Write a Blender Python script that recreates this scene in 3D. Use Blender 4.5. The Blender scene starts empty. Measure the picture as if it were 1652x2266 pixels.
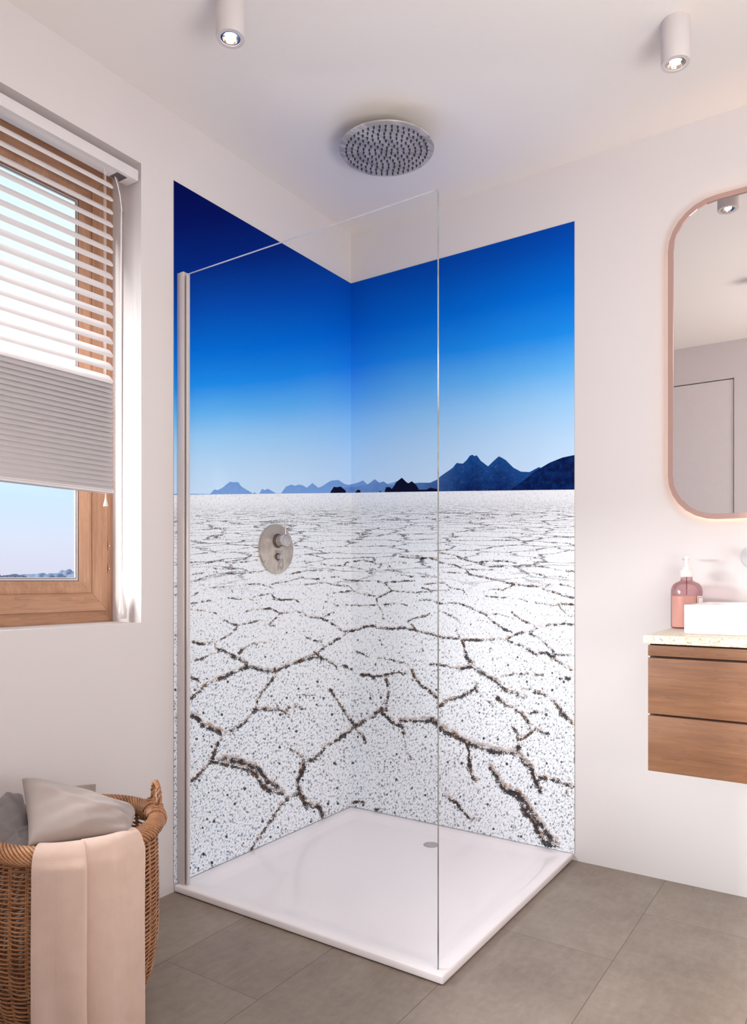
import bpy, bmesh, math, random
import numpy as np
from mathutils import Vector, Matrix
random.seed(4); rng = np.random.default_rng(7)
PI = math.pi
scn = bpy.context.scene
COL = scn.collection

# ------------------------------------------------------------------ camera
FPX, Y0, CXP, YAW = 1612.12, 1284.77, 826.0, 0.5903
CAM = Vector((1.8767, -2.6217, 1.0227))
RH = 2.557                                    # room height
DV = Vector((-math.sin(YAW), math.cos(YAW), 0)); RV = Vector((math.cos(YAW), math.sin(YAW), 0))
cd = bpy.data.cameras.new('camera'); cam = bpy.data.objects.new('camera', cd); COL.objects.link(cam)
cam.location = CAM; cam.rotation_euler = (PI/2, 0, YAW)
cd.sensor_fit = 'HORIZONTAL'; cd.sensor_width = 36; cd.lens = FPX/1652*36
cd.shift_y = (Y0-1133)/1652; cd.clip_start = 0.02; cd.clip_end = 2000
scn.camera = cam
scn.view_settings.view_transform = 'Standard'
scn.view_settings.look = 'None'; scn.view_settings.exposure = .20
scn.cycles.max_bounces = 12; scn.cycles.diffuse_bounces = 6; scn.cycles.transparent_max_bounces = 24
scn.cycles.sample_clamp_indirect = 6; scn.cycles.caustics_reflective = False; scn.cycles.caustics_refractive = False
scn.cycles.use_denoising = True

# ------------------------------------------------------------------ object helpers
def link(o, parent=None):
    COL.objects.link(o)
    if parent is not None: o.parent = parent
    return o
def mesh_obj(name, verts, faces, mat, parent=None, smooth=False, mats=None, fmat=None):
    me = bpy.data.meshes.new(name)
    me.from_pydata([tuple(v) for v in verts], [], [tuple(f) for f in faces]); me.update()
    for m in (mats or [mat]): me.materials.append(m)
    if fmat is not None: me.polygons.foreach_set('material_index', fmat)
    if smooth: me.polygons.foreach_set('use_smooth', [True]*len(me.polygons))
    return link(bpy.data.objects.new(name, me), parent)
class MB:
    def __init__(s): s.v = []; s.f = []
    def add(s, v, f):
        n = len(s.v); s.v += [tuple(p) for p in v]; s.f += [tuple(i+n for i in q) for q in f]
    def box(s, x0, x1, y0, y1, z0, z1, b=0.0):
        if b <= 0:
            v = [(x, y, z) for x in (x0, x1) for y in (y0, y1) for z in (z0, z1)]
            s.add(v, [(0,1,3,2),(4,6,7,5),(0,4,5,1),(2,3,7,6),(0,2,6,4),(1,5,7,3)]); return
        bm = bmesh.new(); bmesh.ops.create_cube(bm, size=1)
        for q in bm.verts:
            q.co = Vector(((x0+x1)/2+q.co.x*(x1-x0), (y0+y1)/2+q.co.y*(y1-y0), (z0+z1)/2+q.co.z*(z1-z0)))
        bmesh.ops.bevel(bm, geom=bm.edges[:], offset=b, segments=3, profile=.5, affect='EDGES')
        bm.verts.index_update()
        s.add([tuple(q.co) for q in bm.verts], [tuple(q.index for q in f.verts) for f in bm.faces]); bm.free()
    def lathe(s, prof, c=(0,0,0), n=48, axis='z', cap=True):
        v = []; f = []
        for r, h in prof:
            for k in range(n):
                a = 2*PI*k/n; p = (r*math.cos(a), r*math.sin(a), h)
                if axis == 'x': p = (h, r*math.cos(a), r*math.sin(a))
                if axis == 'y': p = (r*math.sin(a), h, r*math.cos(a))
                v.append((c[0]+p[0], c[1]+p[1], c[2]+p[2]))
        for i in range(len(prof)-1):
            for k in range(n):
                k2 = (k+1) % n; f.append((i*n+k, i*n+k2, (i+1)*n+k2, (i+1)*n+k))
        if cap:
            f.append(tuple(range(n))[::-1]); f.append(tuple((len(prof)-1)*n+k for k in range(n)))
        s.add(v, f)
    def tube(s, pts, r, n=6, closed=False, cap=True):
        P = np.array(pts, float); m = len(P)
        if closed: T = np.roll(P, -1, 0)-np.roll(P, 1, 0)
        else: T = np.gradient(P, axis=0)
        T /= np.linalg.norm(T, axis=1)[:, None]+1e-12
        up = np.array([0, 0, 1.0])
        A = np.cross(T, up); ln = np.linalg.norm(A, axis=1); bad = ln < .15
        A[bad] = np.cross(T[bad], np.array([1.0, .1, 0])); A /= np.linalg.norm(A, axis=1)[:, None]
        B = np.cross(T, A)
        rr = np.full(m, r) if np.isscalar(r) else np.array(r)
        a = np.arange(n)*2*PI/n
        V = P[:, None, :]+rr[:, None, None]*(np.cos(a)[None, :, None]*A[:, None, :]+np.sin(a)[None, :, None]*B[:, None, :])
        f = []; L = m if closed else m-1
        for i in range(L):
            j = (i+1) % m
            for k in range(n):
                k2 = (k+1) % n; f.append((i*n+k, i*n+k2, j*n+k2, j*n+k))
        if cap and not closed: f.append(tuple(range(n))[::-1]); f.append(tuple((m-1)*n+k for k in range(n)))
        s.add(V.reshape(-1, 3).tolist(), f)
    def build(s, name, mat, parent=None, smooth=False, auto=False):
        o = mesh_obj(name, s.v, s.f, mat, parent, smooth or auto)
        if auto:
            bm = bmesh.new(); bm.from_mesh(o.data)
            for e in bm.edges:
                if len(e.link_faces) == 2 and e.calc_face_angle(0) > math.radians(38): e.smooth = False
            bm.to_mesh(o.data); bm.free()
        return o
def empty(name, loc=(0,0,0)):
    o = bpy.data.objects.new(name, None); o.empty_display_size = .05; o.location = loc; return link(o)
def tag(o, label, cat, group=None, kind=None):
    o['label'] = label; o['category'] = cat
    if group: o['group'] = group
    if kind: o['kind'] = kind
    return o
def struct(o, label=None):
    o['kind'] = 'structure'
    if label: o['label'] = label
    return o
def rebase(o, loc):
    """move the origin of an empty's world-space children onto it"""
    for c in o.children: c.location = (-loc[0], -loc[1], -loc[2])
    o.location = loc

# ------------------------------------------------------------------ materials
def lin(c):
    return tuple(((x/255)/12.92 if x/255 <= .04045 else ((x/255+.055)/1.055)**2.4) for x in c)+(1,)
class NT:
    def __init__(s, name):
        s.m = bpy.data.materials.new(name); s.m.use_nodes = True; s.t = s.m.node_tree; s.t.nodes.clear()
        s.out = s.n('ShaderNodeOutputMaterial')
    def n(s, typ, ins=None, **kw):
        nd = s.t.nodes.new(typ)
        for k, v in kw.items(): setattr(nd, k, v)
        for k, v in (ins or {}).items(): s.set(nd.inputs[k], v)
        return nd
    def set(s, sock, v):
        if isinstance(v, bpy.types.NodeSocket): s.t.links.new(v, sock)
        else: sock.default_value = v
    def math(s, op, a, b=0.0, c=None, clamp=False):
        nd = s.n('ShaderNodeMath', operation=op, use_clamp=clamp); s.set(nd.inputs[0], a); s.set(nd.inputs[1], b)
        if c is not None: s.set(nd.inputs[2], c)
        return nd.outputs[0]
    def mix(s, f, a, b, blend='MIX'):
        nd = s.n('ShaderNodeMix', data_type='RGBA', blend_type=blend); s.set(nd.inputs[0], f); s.set(nd.inputs[6], a); s.set(nd.inputs[7], b)
        return nd.outputs[2]
    def sm(s, v, a, b):
        nd = s.n('ShaderNodeMapRange', interpolation_type='SMOOTHSTEP'); s.set(nd.inputs[0], v); nd.inputs[1].default_value = a; nd.inputs[2].default_value = b
        return nd.outputs[0]
    def ramp(s, f, stops, interp='LINEAR'):
        nd = s.n('ShaderNodeValToRGB'); cr = nd.color_ramp; cr.interpolation = interp
        while len(cr.elements) < len(stops): cr.elements.new(.5)
        for e, (p, c) in zip(cr.elements, stops): e.position = p; e.color = c
        s.set(nd.inputs[0], f); return nd.outputs[0]
    def noise(s, vec, scale, detail=3, rough=.5, dim='3D'):
        nd = s.n('ShaderNodeTexNoise', noise_dimensions=dim); s.set(nd.inputs['Vector'], vec)
        nd.inputs['Scale'].default_value = scale; nd.inputs['Detail'].default_value = detail; nd.inputs['Roughness'].default_value = rough
        return nd.outputs[0]
    def vec(s, x, y, z=0.0):
        nd = s.n('ShaderNodeCombineXYZ'); s.set(nd.inputs[0], x); s.set(nd.inputs[1], y); s.set(nd.inputs[2], z); return nd.outputs[0]
    def obj(s): return s.n('ShaderNodeTexCoord').outputs['Object']
    def sep(s, v):
        nd = s.n('ShaderNodeSeparateXYZ'); s.set(nd.inputs[0], v); return nd.outputs
    def bsdf(s, color, rough=.5, metal=0.0, spec=.5, bump=None, bstr=.2, bdist=.002, **kw):
        p = s.n('ShaderNodeBsdfPrincipled'); s.set(p.inputs['Base Color'], color); s.set(p.inputs['Roughness'], rough)
        p.inputs['Metallic'].default_value = metal; p.inputs['Specular IOR Level'].default_value = spec
        if bump is not None:
            b = s.n('ShaderNodeBump', {'Height': bump, 'Strength': bstr, 'Distance': bdist}); s.t.links.new(b.outputs[0], p.inputs['Normal'])
        for k, v in kw.items(): s.set(p.inputs[k], v)
        s.t.links.new(p.outputs[0], s.out.inputs[0]); return s.m
def plain(name, rgb, rough=.5, metal=0.0, spec=.5, var=.03, scale=30, **kw):
    t = NT(name); n = t.noise(t.obj(), scale, 3)
    c = lin(rgb); c2 = tuple(x*(1-2*var) for x in c[:3])+(1,)
    return t.bsdf(t.mix(n, c2, c), rough, metal, spec, **kw)
def emis(name, rgb, strength):
    t = NT(name); e = t.n('ShaderNodeEmission', {'Color': lin(rgb), 'Strength': strength}); t.t.links.new(e.outputs[0], t.out.inputs[0]); return t.m

def wall_mat(name, rgb):
    t = NT(name); o = t.obj(); n = t.noise(o, 260, 2)
    return t.bsdf(t.mix(t.noise(o, 1.3, 2), tuple(x*.97 for x in lin(rgb)[:3])+(1,), lin(rgb)), .75, 0, .25, bump=n, bstr=.05, bdist=.0005)
M_WALL = wall_mat('painted_wall', (218, 212, 211))
M_CEIL = wall_mat('painted_ceiling', (234, 228, 223))
M_WHITE = plain('white_lacquer', (208, 201, 200), .4)
M_BLINDSHADE = plain('white_blind_aluminium_shaded', (190, 184, 184), .4)  # same blind metal, colour darkened to shade the backlit stack
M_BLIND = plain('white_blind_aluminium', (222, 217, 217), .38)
M_CERAMIC = plain('white_ceramic', (244, 240, 241), .12, spec=.6, var=.005)
M_TRAY = plain('white_acrylic', (250, 244, 246), .14, spec=.5, var=.005)
M_CHROME = plain('polished_chrome', (212, 203, 200), .08, 1.0, var=.01)
M_SATIN = plain('satin_aluminium', (212, 204, 202), .36, .35, var=.01)
def painted_reflection():
    t = NT('chrome_painted_reflection'); o = t.obj(); x, y, z = t.sep(o)  # dark veins paint a marble wall's reflection into the colour
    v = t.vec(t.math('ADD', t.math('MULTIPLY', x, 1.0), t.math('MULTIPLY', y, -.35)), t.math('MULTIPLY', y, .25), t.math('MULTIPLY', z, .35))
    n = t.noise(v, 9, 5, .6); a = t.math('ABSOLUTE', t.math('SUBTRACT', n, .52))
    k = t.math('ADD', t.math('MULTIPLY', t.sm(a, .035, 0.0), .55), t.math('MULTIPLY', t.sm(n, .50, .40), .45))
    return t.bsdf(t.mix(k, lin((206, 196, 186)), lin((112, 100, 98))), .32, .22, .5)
M_REFLECT = painted_reflection()
M_DARK = plain('dark_rubber', (30, 27, 32), .5)
M_GREY = plain('grey_gasket', (92, 80, 84), .5)
M_BACKWHITE = plain('white_door_paint', (226, 220, 219), .4)

def wood(name, c1, c2, c3, axis, rough=.5, sc=1.0):
    t = NT(name); o = t.obj(); x, y, z = t.sep(o)
    st = {'x': (.06, 1, 1), 'y': (1, .06, 1), 'z': (1, 1, .06)}[axis]
    v = t.vec(t.math('MULTIPLY', x, st[0]), t.math('MULTIPLY', y, st[1]), t.math('MULTIPLY', z, st[2]))
    big = t.noise(v, 28*sc, 4, .6); fine = t.noise(v, 190*sc, 5, .65)
    kn = t.noise(o, 26*sc, 2, .5)
    w = t.math('ADD', t.math('MULTIPLY', big, .6), t.math('MULTIPLY', fine, .4))
    col = t.ramp(w, [(.30, lin(c1)), (.5, lin(c2)), (.68, lin(c3))])
    crack = t.math('MULTIPLY', t.sm(fine, .54, .62), t.sm(kn, .50, .60))
    col = t.mix(t.math('MULTIPLY', crack, .3), col, lin(tuple(int(q*.6) for q in c1)))
    h = t.math('SUBTRACT', w, t.math('MULTIPLY', crack, .6))
    return t.bsdf(col, rough, 0, .35, bump=h, bstr=.35, bdist=.0012)
M_VANITY = wood('oiled_oak_horizontal', (92, 60, 40), (115, 78, 54), (131, 93, 67), 'x')
M_WOOD_V = wood('window_wood_vertical', (138, 98, 72), (168, 126, 98), (188, 148, 120), 'z', .45)
M_WOOD_H = wood('window_wood_horizontal', (138, 98, 72), (168, 126, 98), (188, 148, 120), 'y', .45)
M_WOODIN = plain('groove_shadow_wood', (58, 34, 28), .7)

def floor_mat():
    t = NT('stone_floor_tiles'); o = t.obj(); x, y, z = t.sep(o)
    W = .3333; X0 = .9873
    cx = t.math('DIVIDE', t.math('SUBTRACT', x, X0), W); ci = t.math('FLOOR', cx); fx = t.math('SUBTRACT', cx, ci)
    yy = t.math('SUBTRACT', t.math('SUBTRACT', y, -.634), t.math('MULTIPLY', ci, .3345))
    yi = t.math('FLOOR', yy); fy = t.math('SUBTRACT', yy, yi)
    ex = t.math('MULTIPLY', t.math('MINIMUM', fx, t.math('SUBTRACT', 1.0, fx)), W)
    ey = t.math('MINIMUM', fy, t.math('SUBTRACT', 1.0, fy))
    joint = t.math('LESS_THAN', t.math('MINIMUM', ex, t.math('ADD', ey, .0002)), .0009)
    wn = t.n('ShaderNodeTexWhiteNoise', noise_dimensions='2D'); t.set(wn.inputs['Vector'], t.vec(ci, yi))
    off = t.n('ShaderNodeVectorMath', operation='ADD'); t.set(off.inputs[0], o); t.set(off.inputs[1], wn.outputs['Color'])
    n1 = t.noise(off.outputs[0], 5, 5, .6); n2 = t.noise(off.outputs[0], 40, 5, .7)
    xs = t.vec(t.math('MULTIPLY', x, 1.0), t.math('MULTIPLY', y, .25), 0.0)
    n3 = t.noise(xs, 55, 4, .6)
    w = t.math('ADD', t.math('ADD', t.math('MULTIPLY', n1, .5), t.math('MULTIPLY', n2, .25)), t.math('MULTIPLY', n3, .25))
    w = t.math('ADD', w, t.math('MULTIPLY', t.math('SUBTRACT', wn.outputs['Value'], .5), .10))
    col = t.ramp(w, [(.32, lin((122, 108, 97))), (.5, lin((140, 126, 114))), (.68, lin((154, 141, 128)))])
    col = t.mix(t.math('MULTIPLY', joint, .75), col, lin((60, 50, 42)))
    return t.bsdf(col, t.math('ADD', t.math('MULTIPLY', n2, .12), .36), 0, .45, bump=w, bstr=.12, bdist=.001)
M_FLOOR = floor_mat()

def stone_mat():
    t = NT('speckled_stone'); o = t.obj()
    def vor(s, feat='F1'):
        nd = t.n('ShaderNodeTexVoronoi', feature=feat); t.set(nd.inputs['Vector'], o); nd.inputs['Scale'].default_value = s; return nd
    v1 = vor(150); v2 = vor(330)
    c = t.ramp(t.sep(v1.outputs['Color'])[0], [(0, lin((206, 192, 170))), (.5, lin((222, 213, 198))), (1, lin((196, 178, 150)))])
    n = t.noise(o, 170, 3, .6)
    c = t.mix(t.math('MULTIPLY', t.sm(n, .57, .63), .8), c, lin((150, 128, 102)))
    k = t.math('MULTIPLY', t.math('LESS_THAN', v2.outputs['Distance'], .33), t.math('GREATER_THAN', t.sep(v2.outputs['Color'])[1], .84))
    c = t.mix(t.math('MULTIPLY', k, .8), c, lin((104, 84, 72)))
    return t.bsdf(c, .42, 0, .4)
M_STONE = stone_mat()

def wicker_mat():
    t = NT('wicker_cane'); o = t.obj(); x, y, z = t.sep(o)
    n = t.noise(o, 18, 3, .6); f = t.noise(o, 240, 3, .6)
    w = t.math('ADD', t.math('MULTIPLY', n, .55), t.math('MULTIPLY', f, .45))
    return t.bsdf(t.ramp(w, [(.33, lin((128, 84, 54))), (.5, lin((172, 120, 82))), (.68, lin((206, 156, 112)))]), .38, 0, .5)
M_WICKER = wicker_mat()
def fabric(name, a, b, sc, rough, sheen=.3, bstr=.3, wr=0.0):
    t = NT(name); u = t.n('ShaderNodeTexCoord').outputs['UV']; o = t.obj()
    w1 = t.n('ShaderNodeTexWave', wave_type='BANDS', bands_direction='X'); t.set(w1.inputs[0], u); w1.inputs['Scale'].default_value = sc
    w2 = t.n('ShaderNodeTexWave', wave_type='BANDS', bands_direction='Y'); t.set(w2.inputs[0], u); w2.inputs['Scale'].default_value = sc*1.2
    wv = t.math('MULTIPLY', w1.outputs['Fac'], w2.outputs['Fac'])
    n = t.noise(o, 22, 4, .6); h = wv
    if wr: h = t.math('ADD', t.math('MULTIPLY', wv, .2), t.math('MULTIPLY', t.noise(o, 24, 3, .55), wr))
    col = t.mix(t.math('ADD', t.math('MULTIPLY', wv, .5), t.math('MULTIPLY', n, .5)), lin(a), lin(b))
    return t.bsdf(col, rough, 0, .25, bump=h, bstr=bstr, bdist=.002 if not wr else .006, **{'Sheen Weight': sheen})
M_TOWEL = fabric('woven_blush_cotton', (200, 170, 154), (234, 208, 193), 42, .9)
M_PILLOW = fabric('taupe_satin', (152, 137, 130), (176, 160, 151), 60, .55, .3, .4, 1.4)
M_PILLOW2 = fabric('grey_satin', (128, 119, 118), (152, 142, 140), 60, .38, .2, .5, 1.6)

def thin_glass(name, tint, gl=.5, ior=1.25):
    t = NT(name)
    tr = t.n('ShaderNodeBsdfTransparent', {'Color': lin(tint)}); g = t.n('ShaderNodeBsdfGlossy', {'Roughness': .02})
    fr = t.n('ShaderNodeFresnel', {'IOR': ior})
    m = t.n('ShaderNodeMixShader'); t.set(m.inputs[0], t.math('MULTIPLY', fr.outputs[0], gl)); t.t.links.new(tr.outputs[0], m.inputs[1]); t.t.links.new(g.outputs[0], m.inputs[2])
    t.t.links.new(m.outputs[0], t.out.inputs[0]); return t.m
M_GLASS = thin_glass('clear_shower_glass', (253, 254, 254), .004)
M_WINGLASS = thin_glass('window_pane_glass', (250, 252, 253), .3)
M_PINKGLASS = thin_glass('pink_bottle_glass', (240, 216, 219), .6, 1.4)
def edge_mat():
    t = NT('polished_glass_edge'); o = t.obj(); n = t.noise(o, 9, 3, .6)
    return t.bsdf(t.ramp(n, [(.35, lin((100, 107, 107))), (.6, lin((140, 146, 144)))]), .15, 0, .8)
M_EDGE = edge_mat()
M_EDGETOP = plain('glass_top_edge', (214, 208, 206), .15, spec=.9)
M_LIQUID = plain('peach_liquid_soap', (246, 220, 196), .35, var=.01)
M_PUMP = plain('matt_white_plastic', (226, 220, 218), .5, var=.005)
M_STEM = plain('dip_tube', (128, 76, 86), .4)
M_COPPER = plain('rose_copper_metal', (188, 156, 148), .34, .55, var=.01)
M_MIRROR = plain('silver_mirror', (236, 232, 231), .0, 1.0, var=0)

# ------------------------------------------------------------------ room shell
XR, YF = 3.2, -2.57
f = MB(); f.box(-.16, XR+.1, YF-1.2, .1, -.08, 0); fl = struct(f.build('floor', M_FLOOR), 'floor of large taupe stone tiles')
f = MB(); f.box(-.16, XR+.1, YF-.15, .1, RH, RH+.08); struct(f.build('ceiling', M_CEIL), 'plain warm white ceiling')
WY0, WY1, WZ0, WZ1 = -2.42, -1.1290, .8905, 2.3312
f = MB(); T = .155
f.box(-T, 0, WY1, .1, 0, RH); f.box(-T, 0, YF-.15, WY0, 0, RH)
f.box(-T, 0, WY0, WY1, 0, WZ0); f.box(-T, 0, WY0, WY1, WZ1, RH)
struct(f.build('wall_left', M_WALL), 'white wall with the window opening')
f = MB(); f.box(0, XR, 0, .1, 0, RH); struct(f.build('wall_back', M_WALL), 'white wall behind the washbasin')
f = MB(); f.box(XR, XR+.1, YF-.15, .1, 0, RH); struct(f.build('wall_right', M_WALL))
f = MB(); DX0, DX1, DZ = .35, 1.2, 2.318; PX0, PX1, PZ = 1.45, 2.4, 2.12
f.box(0, DX0, YF-.15, YF, 0, RH); f.box(DX1, PX0, YF-.15, YF, 0, RH); f.box(PX1, XR, YF-.15, YF, 0, RH)
f.box(DX0, DX1, YF-.15, YF, DZ, RH); f.box(PX0, PX1, YF-.15, YF, PZ, RH)
struct(f.build('wall_front', M_WALL))
d = empty('door_1', (DX0, YF, 0)); struct(d, 'flush white door seen in the mirror')
f = MB(); f.box(DX0+.004, DX1-.004, YF-.065, YF-.008, .006, DZ-.006, .002); f.build('door_leaf', M_BACKWHITE, d)
f = MB(); f.box(DX0+.0, DX1-.0, YF-.10, YF-.067, 0.001, DZ); f.build('door_stop', M_BACKWHITE, d)
rebase(d, (DX0, YF, 0))

# ------------------------------------------------------------------ window
w = empty('window_1'); struct(w, 'wooden framed window in the left wall')
def frame_rect(x0, x1, ya, yb, za, zb, wd, name, parent, bev=.0, slope=None):
    """four mitred members; the inner edge may be set back (slope = x of the inner edge)"""
    for side in range(4):
        o = [(ya, za), (yb, za), (yb, zb), (ya, zb)]; i = [(ya+wd, za+wd), (yb-wd, za+wd), (yb-wd, zb-wd), (ya+wd, zb-wd)]
        a, b = side, (side+1) % 4
        xi = x1 if slope is None else slope
        v = [(x1, *o[a]), (x1, *o[b]), (xi, *i[b]), (xi, *i[a]), (x0, *o[a]), (x0, *o[b]), (x0, *i[b]), (x0, *i[a])]
        F = [(0,1,2,3), (7,6,5,4), (0,4,5,1), (3,2,6,7), (1,5,6,2), (0,3,7,4)]
        ob = mesh_obj(name, v, F, M_WOOD_H if side in (0, 2) else M_WOOD_V, parent)
        if bev:
            m = ob.modifiers.new('bevel', 'BEVEL'); m.width = bev; m.segments = 2
frame_rect(-.155, -.141, WY0, WY1, WZ0, WZ1, .040, 'outer_frame', w, .0008)
SY0, SY1, SZ0, SZ1 = WY0+.026, WY1-.026, WZ0+.037, WZ1-.030
frame_rect(-.154, -.134, SY0, SY1, SZ0, SZ1, .0546, 'sash', w, .0012)
# curved glazing bead running round inside the sash
f = MB(); ya, yb, za, zb = SY0+.0546, SY1-.0546, SZ0+.0546, SZ1-.0546
prof = [(0, -.1365), (.004, -.1345), (.010, -.1348), (.018, -.1385), (.026, -.1425), (.034, -.1455), (.0385, -.1475), (.0388, -.151)]
V = []
for (dd, xx) in prof:
    for (yy, zz) in ((ya+dd, za+dd), (yb-dd, za+dd), (yb-dd, zb-dd), (ya+dd, zb-dd)): V.append((xx, yy, zz))
F = [(i*4+k, i*4+(k+1) % 4, (i+1)*4+(k+1) % 4, (i+1)*4+k) for i in range(len(prof)-1) for k in range(4)]
bead = mesh_obj('glazing_bead', V, F, M_WOOD_V, w)
f = MB(); g0 = .0385
for (dd, x0, x1, mm, nm) in ((g0, -.152, -.1480, M_GREY, 'gasket'), (g0+.0026, -.152, -.1486, M_SATIN, 'spacer_bar'), (g0+.0072, -.152, -.1490, M_DARK, 'inner_gasket'), (g0+.0088, -.152, -.1492, M_WHITE, 'bright_seal')):
    f = MB(); e = {'gasket': .0026, 'spacer_bar': .0046, 'inner_gasket': .0016, 'bright_seal': .0030}[nm]
    A0, A1, B0, B1 = ya+dd, yb-dd, za+dd, zb-dd
    f.box(x0, x1, A0, A1, B0, B0+e); f.box(x0, x1, A0, A1, B1-e, B1); f.box(x0, x1, A0, A0+e, B0+e, B1-e); f.box(x0, x1, A1-e, A1, B0+e, B1-e)
    f.build(nm, mm, w)
f = MB(); f.box(-.1525, -.1495, ya+.036, yb-.036, za+.036, zb-.036); f.build('pane', M_WINGLASS, w)
for zz in (1.1345, 1.0617, 2.05):
    f = MB(); f.box(-.1412, -.1385, -1.1495, -1.1405, zz-.014, zz+.014, .001); h = f.build('hinge', M_WOOD_V, w)
    f = MB(); f.lathe([(.0001, -.004), (.003, -.003), (.004, 0), (.003, .003), (.0001, .004)], (-.1375, -1.1455, zz), 12); f.build('hinge_pin', M_CHROME, h, True)
rebase(w, (-.15, WY0, WZ0))

# ------------------------------------------------------------------ venetian blind
bl = empty('venetian_blind'); tag(bl, 'white venetian blind half lowered in the window recess', 'blind')
BY0, BY1 = -2.39, -1.2215
f = MB(); f.box(-.055, .0005, BY0-.01, -1.140, 2.2705, 2.3035, .0012); f.build('headrail', M_BLIND, bl, auto=True)
f = MB(); f.box(-.052, -.012, -1.208, -1.172, 2.2698, 2.2706); f.build('cord_slot', M_GREY, bl)
def slats(zs, name, mat, yend, wdt=.050, ang=math.radians(43), bow=.006):
    f = MB(); th = .0007
    for z0 in zs:
        n = 8; top = []; bot = []
        for k in range(n+1):
            s_ = k/n; q = s_*wdt; hb = bow*4*s_*(1-s_)
            x = -.0095-q*math.cos(ang)+0*hb - hb*math.sin(ang)*(-1); z = z0+q*math.sin(ang)+hb*math.cos(ang)
            # rounded end corner: slat shortens at both long edges
            c = min(s_, 1-s_)*wdt; cut = 0 if c > .008 else (.008-math.sqrt(max(0, .008**2-(.008-c)**2)))
            top.append((x, z, yend-cut)); bot.append((x, z-th, yend-cut))
        V = []
        for (x, z, y) in top: V += [(x, BY0, z), (x, y, z)]
        for (x, z, y) in bot: V += [(x, BY0, z), (x, y, z)]
        F = []; m = n+1
        for k in range(n):
            F.append((2*k, 2*k+1, 2*k+3, 2*k+2)); b = 2*m
            F.append((b+2*k, b+2*k+2, b+2*k+3, b+2*k+1)); F.append((2*k+1, b+2*k+1, b+2*k+3, 2*k+3))
        F.append((0, 2*m, 2*m+1, 1)); F.append((2*n, 2*n+1, 2*m+2*n+1, 2*m+2*n))
        f.add(V, F)
    return f.build(name, mat, bl, smooth=False)
op = [2.210-k*.03937 for k in range(16)]
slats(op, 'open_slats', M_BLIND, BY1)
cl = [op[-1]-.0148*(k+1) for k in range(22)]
slats(cl, 'stacked_slats', M_BLINDSHADE, BY1)
zb_ = cl[-1]
f = MB(); f.box(-.046, -.010, BY0, BY1, zb_-.006, zb_+.004, .001); f.build('bottom_rail', M_BLIND, bl)
for yy in (-1.2389, -1.78, -2.33):
    f = MB(); f.tube([(-.0275, yy-.0042, 2.27), (-.0275, yy-.0042, zb_)], .0009, 6)
    f.build('ladder_cord', M_PUMP, bl)
f = MB(); f.tube([(-.026, -1.2389, 2.262), (-.026, -1.2389, 1.262)], .0012, 6); f.build('lift_cord', M_PUMP, bl)
f = MB(); f.lathe([(.0012, 0), (.002, -.004), (.0065, -.024), (.0068, -.028), (.006, -.0285)], (-.026, -1.2389, 1.276), 16); f.build('cord_bell', M_PUMP, bl, auto=True)
def cord(y_shift, x_shift, r):
    P = [(-.040+x_shift, -1.196+y_shift, 2.272), (-.037+x_shift, -1.189+y_shift, 2.25), (-.036+x_shift, -1.180+y_shift, 2.215), (-.037+x_shift, -1.173+y_shift, 2.17), (-.040+x_shift, -1.1725+y_shift, 2.12)]
    P += [(-.046+x_shift*.6, -1.168+y_shift*.6, 1.6), (-.05+x_shift*.3, -1.1635, 1.02), (-.05, -1.1625, .99)]
    out = []
    for i in range(len(P)-1):
        for k in range(6):
            t_ = k/6; p0 = P[max(i-1, 0)]; p1 = P[i]; p2 = P[i+1]; p3 = P[min(i+2, len(P)-1)]
            out.append(tuple(.5*((2*p1[j])+(-p0[j]+p2[j])*t_+(2*p0[j]-5*p1[j]+4*p2[j]-p3[j])*t_*t_+(-p0[j]+3*p1[j]-3*p2[j]+p3[j])*t_**3) for j in range(3)))
    out.append(P[-1]); g = MB(); g.tube(out, r, 8); return g
cord(0, 0, .0022).build('pull_cord', M_PUMP, bl, True); cord(.006, .001, .0018).build('pull_cord', plain('grey_cord', (150, 138, 138), .5), bl, True)
f = MB(); f.lathe([(.0022, .098), (.004, .09), (.0125, .034), (.0140, .030), (.0140, .002), (.0125, 0)], (-.05, -1.1625, .9035), 20); f.build('cord_weight', M_SATIN, bl, auto=True)
rebase(bl, (-.03, -1.8, zb_))

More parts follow.
